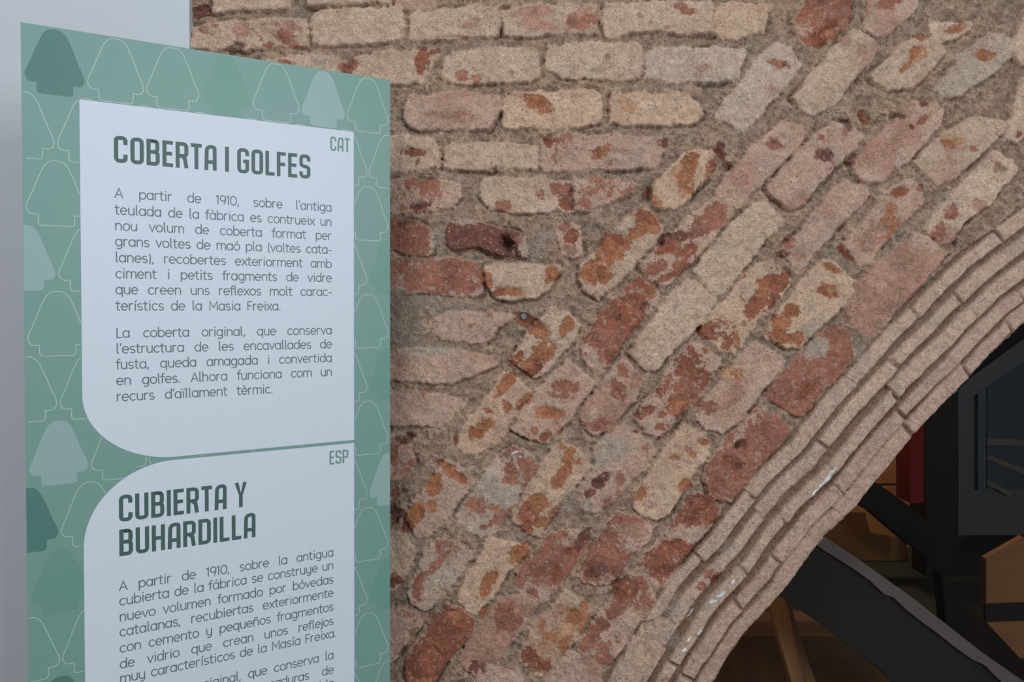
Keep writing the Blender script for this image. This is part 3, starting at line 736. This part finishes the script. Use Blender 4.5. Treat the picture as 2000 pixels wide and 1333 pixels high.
# -- lettering. y up, capital height 1
def E(cx, cy, rx, ry, a0=0, a1=360, n=20): return qarc(cx, cy, rx, ry, a0, a1, n)
X_ = 0.72; RX = 0.30; RY = 0.36
def bowl_l(x=0.37): return E(x, RY, RX, RY)
G = {}
def gl(ch, adv, *st): G[ch] = (adv, st)
gl('a', .775, E(.36, RY, RX, RY), [(.66, X_), (.66, 0)])
gl('b', .775, [(.10, 1.07), (.10, 0)], E(.40, RY, RX, RY))
gl('c', .68, E(.37, RY, RX, RY, 48, 312))
gl('d', .775, E(.36, RY, RX, RY), [(.66, 1.07), (.66, 0)])
gl('e', .76, [(.08, .37), (.67, .37)] + E(.37, RY, RX, RY, 4, 312)[0:])
gl('f', .42, [(.17, 0), (.17, .84)] + E(.35, .87, .18, .19, 180, 80, 8), [(.0, X_), (.38, X_)])
gl('g', .775, E(.36, RY, RX, RY), [(.66, X_), (.66, -.06)] + E(.38, -.06, .28, .24, 0, -130, 12))
gl('h', .76, [(.10, 1.07), (.10, 0)], [(.10, .40)] + E(.36, .43, .26, .29, 170, 0, 12) + [(.62, 0)])
gl('i', .33, [(.165, X_), (.165, 0)], [(.165, .99)])
gl('ı', .33, [(.165, X_), (.165, 0)])
gl('j', .26, [(.14, X_), (.14, -.10)] + E(.0, -.10, .14, .20, 0, -90, 6), [(.14, .99)])
gl('l', .35, [(.13, 1.07), (.13, .14)] + E(.27, .14, .14, .14, 180, 260, 6))
gl('m', 1.12, [(.10, X_), (.10, 0)], [(.10, .44)] + E(.33, .47, .23, .25, 170, 0, 12) + [(.56, 0)], [(.56, .44)] + E(.79, .47, .23, .25, 170, 0, 12) + [(1.02, 0)])
gl('n', .74, [(.10, X_), (.10, 0)], [(.10, .42)] + E(.36, .44, .26, .28, 170, 0, 12) + [(.62, 0)])
gl('o', .76, E(.38, RY, RX + .01, RY))
gl('p', .775, [(.10, X_), (.10, -.30)], E(.40, RY, RX, RY))
gl('q', .775, E(.36, RY, RX, RY), [(.66, X_), (.66, -.30)])
gl('r', .52, [(.10, X_), (.10, 0)], [(.10, .40)] + E(.36, .44, .26, .28, 170, 78, 8))
gl('s', .62, E(.30, .53, .21, .19, 40, 250, 12) + E(.30, .18, .23, .18, 72, -140, 12))
gl('t', .50, [(.19, .96), (.19, .17)] + E(.36, .17, .17, .17, 180, 285, 8), [(.02, X_), (.43, X_)])
gl('u', .74, [(.10, X_), (.10, .28)] + E(.36, .28, .26, .28, 180, 350, 12), [(.62, X_), (.62, 0)])
gl('v', .66, [(.05, X_), (.33, 0), (.61, X_)])
gl('x', .64, [(.06, X_), (.58, 0)], [(.58, X_), (.06, 0)])
gl('y', .76, [(.10, X_), (.10, .28)] + E(.36, .28, .26, .28, 180, 350, 12), [(.62, X_), (.62, -.06)] + E(.36, -.06, .26, .24, 0, -130, 12))
gl('1', .40, [(.05, .84), (.24, 1), (.24, 0)])
gl('9', .74, E(.37, .68, .29, .32), [(.66, .66)] + E(.37, .50, .29, .50, 0, -70, 10)[1:])
gl('0', .82, E(.41, .5, .33, .5))
gl('A', .84, [(.05, 0), (.42, 1), (.79, 0)], [(.17, .32), (.67, .32)])
gl('L', .64, [(.12, 1), (.12, 0), (.58, 0)])
gl('M', 1.04, [(.12, 0), (.12, 1), (.52, .30), (.92, 1), (.92, 0)])
gl('F', .66, [(.12, 0), (.12, 1), (.60, 1)], [(.12, .50), (.54, .50)])
gl('.', .28, [(.12, .03)])
gl(',', .28, [(.14, .06), (.06, -.16)])
gl('(', .36, E(.42, .42, .30, .72, 130, 230, 10))
gl(')', .36, E(-.06, .42, .30, .72, -50, 50, 10))
gl('-', .50, [(.08, .36), (.42, .36)])
gl("'", .22, [(.14, 1.05), (.08, .84)])
for ch, b_, acc in (('à', 'a', 'g'), ('á', 'a', 'a'), ('ó', 'o', 'a'), ('è', 'e', 'g'), ('é', 'e', 'a'), ('í', 'ı', 'a'), ('ï', 'ı', 'd'), ('ñ', 'n', 't')):
    adv, st = G[b_]; c = adv / 2 - .01
    ac = {'g': ([(c - .10, 1.06), (c + .04, .90)],), 'a': ([(c + .12, 1.06), (c - .03, .90)],), 'd': ([(c - .12, .97)], [(c + .12, .97)]),
          't': ([(c - .17, .90), (c - .08, .97), (c + .06, .91), (c + .16, .98)],)}[acc]
    G[ch] = (adv, tuple(st) + ac)
def word_w(wd_): return sum(G[c][0] for c in wd_)
def body_line(ink, text, a0, a1, base, size, hw):
    """one line set between a0 and a1; a1 None leaves it ragged"""
    words = text.split(' '); nat = sum(word_w(q) for q in words) * size
    gap = (a1 - a0 - nat) / max(1, len(words) - 1) if a1 else 0.42 * size
    scale = 1.0
    if a1 and gap < 0.30 * size:                      # tight line: letters closed up a little
        gap = 0.30 * size; scale = (a1 - a0 - gap * (len(words) - 1)) / nat
    xx = a0
    for q in words:
        for c in q:
            adv, st = G[c]
            for s_ in st: ink.strip([(xx + p[0] * size * scale, base - p[1] * size) for p in s_], hw)
            xx += adv * size * scale
        xx += gap
    return xx

CAT1 = [("A partir de 1910, sobre l'antiga", 242.3), ("teulada de la fàbrica es contrueix un", 267.5), ("nou volum de coberta format per", 291.5),
        ("grans voltes de maó pla (voltes cata-", 315.6), ("lanes), recobertes exteriorment amb", 340.0), ("ciment i petits fragments de vidre", 364.5),
        ("que creen uns reflexos molt carac-", 388.8)]
CAT2 = [("La coberta original, que conserva", 455.4), ("l'estructura de les encavallades de", 479.5), ("fusta, queda amagada i convertida", 503.6), ("en golfes. Alhora funciona com un", 528.0)]
ESP1 = [("A partir de 1910, sobre la antigua", 845.6), ("cubierta de la fábrica se construye un", 868.6), ("nuevo volumen formado por bóvedas", 893.3), ("catalanas, recubiertas exteriormente", 917.0),
        ("con cemento y pequeños fragmentos", 942.0), ("de vidrio que crean unos reflejos", 967.0)]
ESP2 = [("La cubierta original, que conserva la", 1027.7), ("estructura de las armaduras de", 1053.5), ("madera, queda oculta y convertida", 1077.5)]
SZ, HW = 14.0, 0.82
ink = Ink()
for tx, b in CAT1 + CAT2: body_line(ink, tx, 118, 453.2, b, SZ, HW)
body_line(ink, "terístics de la Masia Freixa.", 118, 366, 413.6, SZ, HW)
body_line(ink, "recurs d'aïllament tèrmic.", 118, 352.5, 552.8, SZ, HW)
ink.build('body_text', T_BODY, 0.42, 'thin grey Catalan paragraph text')
ink = Ink()
for tx, b in ESP1 + ESP2: body_line(ink, tx, 119.5, 455.3, b, SZ, HW)
body_line(ink, "muy característicos de la Masía Freixa.", 119.3, 460, 989.6, SZ, HW)
ink.build('body_text', T_BODY, 0.42, 'thin grey Spanish paragraph text')

# condensed capitals: centre lines, height 1
def title_glyphs(t):
    """t = stroke width; strokes are butt-ended"""
    h_ = t / 2; lo = h_; hi = 1 - h_; wdt = .44; l = h_; r = wdt - h_; k = .11
    def rr(x0, y0, x1, y1, tl=0, tr=0, br=0, bl_=0): return None
    arc = lambda cx, cy, a0, a1, rx=k, ry=k: qarc(cx, cy, rx, ry, a0, a1, 6)
    T = {}
    T['C'] = (wdt, [[(r, .68), (r, hi - k)] + arc(r - k, hi - k, 0, 90) + arc(l + k, hi - k, 90, 180) + arc(l + k, lo + k, 180, 270) + arc(r - k, lo + k, 270, 360) + [(r, .32)]])
    T['O'] = (wdt, [arc(r - k, hi - k, 0, 90) + arc(l + k, hi - k, 90, 180) + arc(l + k, lo + k, 180, 270) + arc(r - k, lo + k, 270, 360) + [(r, hi - k)]])
    T['U'] = (wdt, [[(l, 1), (l, lo + k)] + arc(l + k, lo + k, 180, 270) + arc(r - k, lo + k, 270, 360) + [(r, 1)]])
    T['G'] = (wdt, [[(r, .70), (r, hi - k)] + arc(r - k, hi - k, 0, 90) + arc(l + k, hi - k, 90, 180) + arc(l + k, lo + k, 180, 270) + arc(r - k, lo + k, 270, 360) + [(r, .48), (.22, .48)]])
    T['B'] = (wdt, [[(l, 0), (l, 1)], [(l, hi), (r - k, hi)] + arc(r - k - .01, hi - k, 90, 0) + [(r - .01, .52 + k)] + arc(r - k - .01, .52 + k, 0, -90) + [(l, .52)],
                    [(l, .52), (r - k, .52)] + arc(r - k, .52 - k, 90, 0) + [(r, lo + k)] + arc(r - k, lo + k, 0, -90) + [(l, lo)]])
    T['E'] = (.36, [[(l, 0), (l, 1)], [(l, hi), (.36, hi)], [(l, .51), (.33, .51)], [(l, lo), (.36, lo)]])
    T['F'] = (.35, [[(l, 0), (l, 1)], [(l, hi), (.35, hi)], [(l, .50), (.32, .50)]])
    T['L'] = (.35, [[(l, 1), (l, 0)], [(l, lo), (.35, lo)]])
    T['T'] = (.38, [[(0, hi), (.38, hi)], [(.19, 1), (.19, 0)]])
    T['I'] = (t, [[(l, 0), (l, 1)]])
    T['H'] = (wdt, [[(l, 0), (l, 1)], [(r, 0), (r, 1)], [(l, .5), (r, .5)]])
    T['R'] = (wdt, [[(l, 0), (l, 1)], [(l, hi), (r - k, hi)] + arc(r - k, hi - k, 90, 0) + [(r, .47 + k)] + arc(r - k, .47 + k, 0, -90) + [(l, .47)], [(.22, .47), (r - .05, .36), (r + .0, 0)]])
    T['P'] = (.43, [[(l, 0), (l, 1)], [(l, hi), (r - k, hi)] + arc(r - k, hi - k, 90, 0) + [(r, .44 + k)] + arc(r - k, .44 + k, 0, -90) + [(l, .44)]])
    T['D'] = (wdt, [[(l, 0), (l, 1)], [(l, hi), (r - k, hi)] + arc(r - k, hi - k, 90, 0) + [(r, lo + k)] + arc(r - k, lo + k, 0, -90) + [(l, lo)]])
    T['A'] = (wdt, [[(l, 0), (l + .02, hi - .16)] + qarc(l + .02 + .14, hi - .16, .14, .16, 180, 90, 6) + [(r - .08, hi)] + qarc(r - .08, hi - .08, .08, .08, 90, 0, 5) + [(r, 0)], [(l, .33), (r, .33)]])
    T['S'] = (wdt, [[(r, .72), (r, hi - k)] + arc(r - k, hi - k, 0, 90) + arc(l + k, hi - k, 90, 180) + [(l, .60 + k * .2)] + qarc(l + k, .60, k, .09, 180, 250, 5) + qarc(r - k, .40, k, .09, 70, 0, 5) + [(r, lo + k)] + arc(r - k, lo + k, 0, -90) + arc(l + k, lo + k, 270, 180) + [(l, .28)]])
    T['Y'] = (wdt, [[(h_ * .9, 1), (.22, .42), (wdt - h_ * .9, 1)], [(.22, .46), (.22, 0)]])
    T[' '] = (.13, [])
    return T
TG = title_glyphs(.14); TT = title_glyphs(.125)
def title_line(ink, T, text, a0, a1, base, size, tw):
    sp_ = .085
    nat = sum(T[c][0] + sp_ for c in text) - sp_
    kx = (a1 - a0) / nat
    xx = a0
    for c in text:
        adv, st = T[c]
        for s_ in st: ink.strip([(xx + p[0] * kx, base - p[1] * size) for p in s_], tw / 2 * (kx * .5 + size * .5), caps=False)
        xx += (adv + sp_) * kx
ink = Ink(); title_line(ink, TG, 'COBERTA I GOLFES', 117.6, 416, 189.2, 40.6, .14); ink.build('title', T_TITLE, 0.42, 'bold green heading COBERTA I GOLFES')
ink = Ink(); title_line(ink, TG, 'CUBIERTA Y', 120.2, 309, 739.3, 41.2, .14); title_line(ink, TG, 'BUHARDILLA', 120.3, 322.8, 792.4, 41.2, .14)
ink.build('title', T_TITLE, 0.42, 'bold green heading CUBIERTA Y BUHARDILLA')
ink = Ink(); title_line(ink, TT, 'CAT', 450.6, 485.2, 137.2, 24.3, .125); ink.build('language_mark', T_TAG, 0.42, 'small green letters CAT')
ink = Ink(); title_line(ink, TT, 'ESP', 448.2, 481.7, 683.8, 23.8, .125); ink.build('language_mark', T_TAG, 0.42, 'small green letters ESP')

# ------------------------------------------------------------------ attic seen through the glass under the arch
def slab(name, pts, Y, depth, mat, parent=None, bev=0.004):
    v, f = prism(outline(pts, Y), Y, Y + depth)
    o = mesh_obj(name, v, f, mat, parent)
    if bev: bevel(o, bev)
    if parent: local(o, parent)
    return o
WOOD_RAW = grained('raw_pine', (150, 104, 66), (176, 128, 86), (3, 3, 0.5), 9, 0.7)
WOOD_TAN = grained('plywood_tan', (152, 104, 72), (168, 116, 80), (0.6, 1, 4), 5, 0.7)
WOOD_BROWN = grained('brown_board', (112, 80, 50), (128, 92, 58), (0.6, 1, 4), 5, 0.75)
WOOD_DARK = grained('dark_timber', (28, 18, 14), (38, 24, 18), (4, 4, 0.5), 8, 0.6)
RED_M = material('red_paint', (130, 12, 6), 0.7)
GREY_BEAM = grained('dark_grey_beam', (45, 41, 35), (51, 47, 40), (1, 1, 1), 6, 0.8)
ROUGH_EDGE = grained('pale_mortar', (120, 108, 106), (134, 120, 116), (1, 1, 1), 22, 0.9, 0.6)
BLACK = material('black_void', (16, 14, 13), 0.8)

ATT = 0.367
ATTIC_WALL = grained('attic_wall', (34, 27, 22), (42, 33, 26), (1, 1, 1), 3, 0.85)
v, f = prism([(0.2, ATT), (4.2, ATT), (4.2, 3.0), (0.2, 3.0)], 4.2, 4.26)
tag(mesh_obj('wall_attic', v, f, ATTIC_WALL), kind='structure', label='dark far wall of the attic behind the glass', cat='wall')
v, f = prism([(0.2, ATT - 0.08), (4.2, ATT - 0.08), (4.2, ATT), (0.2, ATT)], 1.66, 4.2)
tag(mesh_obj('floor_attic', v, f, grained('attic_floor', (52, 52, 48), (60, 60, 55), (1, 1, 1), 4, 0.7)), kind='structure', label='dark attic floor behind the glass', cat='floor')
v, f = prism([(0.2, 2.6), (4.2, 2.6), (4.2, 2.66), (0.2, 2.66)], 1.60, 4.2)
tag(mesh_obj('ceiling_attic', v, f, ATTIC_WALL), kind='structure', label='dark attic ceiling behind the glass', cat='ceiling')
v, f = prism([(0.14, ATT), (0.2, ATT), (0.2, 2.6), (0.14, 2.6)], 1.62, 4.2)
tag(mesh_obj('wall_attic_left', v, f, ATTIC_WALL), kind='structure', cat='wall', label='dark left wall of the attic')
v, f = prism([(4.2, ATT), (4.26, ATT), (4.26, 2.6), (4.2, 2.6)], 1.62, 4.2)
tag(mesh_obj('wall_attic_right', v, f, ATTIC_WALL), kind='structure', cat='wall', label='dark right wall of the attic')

# bluish reflection on the glass, built as a solid wall behind it
BLUE_REFLECTION = material('grey_blue_reflection', (80, 81, 83), 0.7)
o = slab('wall_reflection', [(1872, 560), (2300, 560), (2300, 1046), (1872, 1046)], 3.75, 0.08, BLUE_REFLECTION, None, 0)
tag(o, kind='structure', cat='wall', label='dim grey-blue reflection on the glass, modelled as a wall beyond it')

# sloping beam just behind the glass
p0 = at(1540, 1130, 1.74)
beam = empty('sloping_beam', (1.0, 1.74, at(1900, 1333, 1.74)[1]))
tag(beam, 'wide dark grey sloping beam with a rough pale upper edge', 'beam')
lowr = [(1612, 1078), (1660, 1108), (1700, 1136), (1714, 1150), (1728, 1163), (1745, 1168), (1772, 1194), (1800, 1216), (1833, 1240), (1868, 1268), (1899, 1290), (1925, 1302), (1952, 1330), (2060, 1415)]
slab('beam_face', [(1440, 1000), (1500, 1015)] + [(1560, 1046)] + lowr + [(2060, 1600), (1990, 1540), (1850, 1420), (1740, 1333), (1728, 1318), (1700, 1295), (1650, 1258), (1600, 1218), (1550, 1185), (1500, 1150), (1440, 1110)], 1.74, 0.10, GREY_BEAM, beam)
upr = [(2060, 1375), (1996, 1331), (1928, 1283), (1852, 1223), (1776, 1164), (1700, 1110), (1660, 1084), (1612, 1054), (1560, 1020), (1500, 985)]
slab('beam_edge', [(1500, 1003), (1560, 1042)] + lowr + upr, 1.732, 0.10, ROUGH_EDGE, beam, 0.002)['label'] = 'rough pale upper edge of the beam'

# two raw battens side by side
for pts, Y, lab in (([(1490, 1120), (1520, 1120), (1537, 1170), (1572, 1333), (1585, 1400), (1555, 1400), (1545, 1333), (1518, 1235)], 1.95, 'raw pine batten under the sloping beam, left one of a close pair'),
                    ([(1524, 1120), (1540, 1165), (1568, 1260), (1594, 1333), (1615, 1400), (1590, 1400), (1572, 1333), (1545, 1250), (1535, 1205)], 1.99, 'raw pine batten under the sloping beam, right one of a close pair')):
    o = slab('wooden_batten', pts, Y, 0.04, WOOD_RAW); tag(o, lab, 'batten', 'raw pine battens')
# brown boards behind them
o = slab('wooden_board', [(1380, 1243), (1760, 1243), (1760, 1393), (1380, 1393)], 2.25, 0.03, WOOD_BROWN); tag(o, 'plain brown board behind the pine battens', 'board')
o = slab('wooden_ledge', [(1380, 1214), (1780, 1214), (1780, 1238), (1380, 1238)], 2.2, 0.08, WOOD_TAN); tag(o, 'narrow reddish wooden ledge above the plain brown board', 'ledge')
# tan box at the right
bx = empty('plywood_crate', at(1960, 1300, 2.6)[:1] + (2.6, ATT)); tag(bx, 'tan plywood crate with a slanting top and dark band', 'crate')
zb = 605 + (EYE - ATT) * 1500 / 2.6
slab('crate_body', [(1926, 1092), (2000, 1050), (2060, 1080), (2060, zb), (1926, zb)], 2.6, 0.03, WOOD_TAN, bx)
slab('crate_band', [(1924, 1181), (2062, 1176), (2062, 1211), (1924, 1216)], 2.594, 0.006, GREY_BEAM, bx, 0)['label'] = 'dark band around the crate'
o = slab('sloping_rail', [(1838, 1120), (1905, 1192), (2010, 1305), (2100, 1400), (2100, 1520), (1960, 1400), (1850, 1240)], 2.2, 0.05, WOOD_DARK); tag(o, 'black sloping rail in front of the plywood crate', 'rail')
# posts
def post(name, x0, x1, y0, y1, Y, mat, lab, cat):
    o = slab(name, [(x0, y0), (x1, y0), (x1, y1), (x0, y1)], Y, 0.12, mat); tag(o, lab, cat); return o
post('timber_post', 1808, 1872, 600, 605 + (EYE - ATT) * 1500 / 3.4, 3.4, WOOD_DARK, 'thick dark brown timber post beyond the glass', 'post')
post('red_pipe', 1777, 1805, 130, 984, 3.25, RED_M, 'dark red upright beside the thick timber post', 'pipe')
o = slab('plank_panel', [(1600, 800), (1778, 800), (1778, 946), (1600, 946)], 3.8, 0.04, WOOD_TAN); tag(o, 'lit tan plank between the arch and the red upright', 'plank')
o = slab('plank_panel', [(1600, 950), (1778, 950), (1778, 1071), (1600, 1071)], 3.8, 0.04, WOOD_TAN); tag(o, 'lower tan plank partly hidden by the dark diagonal brace', 'plank')
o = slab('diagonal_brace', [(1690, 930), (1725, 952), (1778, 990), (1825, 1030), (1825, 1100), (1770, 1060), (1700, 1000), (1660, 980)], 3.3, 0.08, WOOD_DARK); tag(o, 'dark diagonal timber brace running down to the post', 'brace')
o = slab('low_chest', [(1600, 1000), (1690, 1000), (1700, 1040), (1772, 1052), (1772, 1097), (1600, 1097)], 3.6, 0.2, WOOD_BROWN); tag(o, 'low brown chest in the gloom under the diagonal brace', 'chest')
# darker framed part of the glass reflection, modelled as panel and bars
fr = empty('framed_reflection', at(1960, 940, 3.74)[:1] + (3.74, at(1960, 950, 3.74)[1])); tag(fr, 'dark framed part of the glass reflection with pale slanting bars, modelled as solid panels', 'reflection')
slab('reflection_panel', [(1928, 700), (2080, 700), (2080, 955), (1928, 955)], 3.735, 0.015, material('reflection_dark', (58, 66, 74), 0.5), fr, 0)
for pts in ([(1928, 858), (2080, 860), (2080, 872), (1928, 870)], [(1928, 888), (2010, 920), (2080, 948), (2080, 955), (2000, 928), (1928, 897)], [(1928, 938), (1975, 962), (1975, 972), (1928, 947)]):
    slab('reflection_bar', pts, 3.728, 0.007, material('reflection_bar', (104, 92, 80), 0.6), fr, 0)
slab('reflection_frame', [(1910, 690), (1926, 690), (1926, 958), (1910, 958)], 3.725, 0.025, material('reflection_frame_grey', (74, 78, 84), 0.5), fr, 0)
o = slab('reflection_band', [(1830, 800), (1900, 735), (2010, 655), (2100, 600), (2100, 640), (2010, 700), (1905, 772), (1850, 830)], 3.5, 0.06, material('reflection_band_grey', (84, 84, 87), 0.7)); tag(o, 'grey slanting band of the glass reflection, modelled as a brace at the upper right', 'brace')  # slanting streak of the glass reflection, given solid geometry

# glass pane in the arch
def glass_mat():
    m = bpy.data.materials.new('clear_glass'); m.use_nodes = True; t = m.node_tree; n = t.nodes; L = t.links
    for q in list(n):
        if q.type != 'OUTPUT_MATERIAL': n.remove(q)
    out = [q for q in n if q.type == 'OUTPUT_MATERIAL'][0]
    tr = n.new('ShaderNodeBsdfTransparent'); tr.inputs[0].default_value = (0.80, 0.81, 0.81, 1)
    gs = n.new('ShaderNodeBsdfGlossy'); gs.inputs['Roughness'].default_value = 0.02
    fz = n.new('ShaderNodeFresnel'); fz.inputs['IOR'].default_value = 1.22
    mx = n.new('ShaderNodeMixShader'); L.new(fz.outputs[0], mx.inputs[0]); L.new(tr.outputs[0], mx.inputs[1]); L.new(gs.outputs[0], mx.inputs[2])
    L.new(mx.outputs[0], out.inputs[0]); return m
gp = [((px - 1000) / 1000, EYE + (605 - py) / 1000) for px, py in EDGE if 0 < py]
gp = [(a, max(b, 0.0)) for a, b in gp] + [(2.0, 0.0)]
v, f = prism(gp, 1.575, 1.581)
tag(mesh_obj('window_1', v, f, glass_mat()), kind='structure', label='clear glass pane closing the arch opening', cat='window')

# unseen warm fill light, added to brighten the battens and boards
d = bpy.data.lights.new('attic_fill', 'POINT'); d.energy = 0.9; d.color = (1.0, 0.66, 0.38); d.shadow_soft_size = 0.08
lo = bpy.data.objects.new('attic_fill', d); COL.objects.link(lo); lo.location = (0.42, 1.74, 0.80)

d = bpy.data.lights.new('attic_side_fill', 'POINT'); d.energy = 22; d.color = (1.0, 0.74, 0.42); d.shadow_soft_size = 0.06  # second added light, out of sight, brightening the tan planks
lo = bpy.data.objects.new('attic_side_fill', d); COL.objects.link(lo); lo.location = (1.62, 3.35, 1.5)
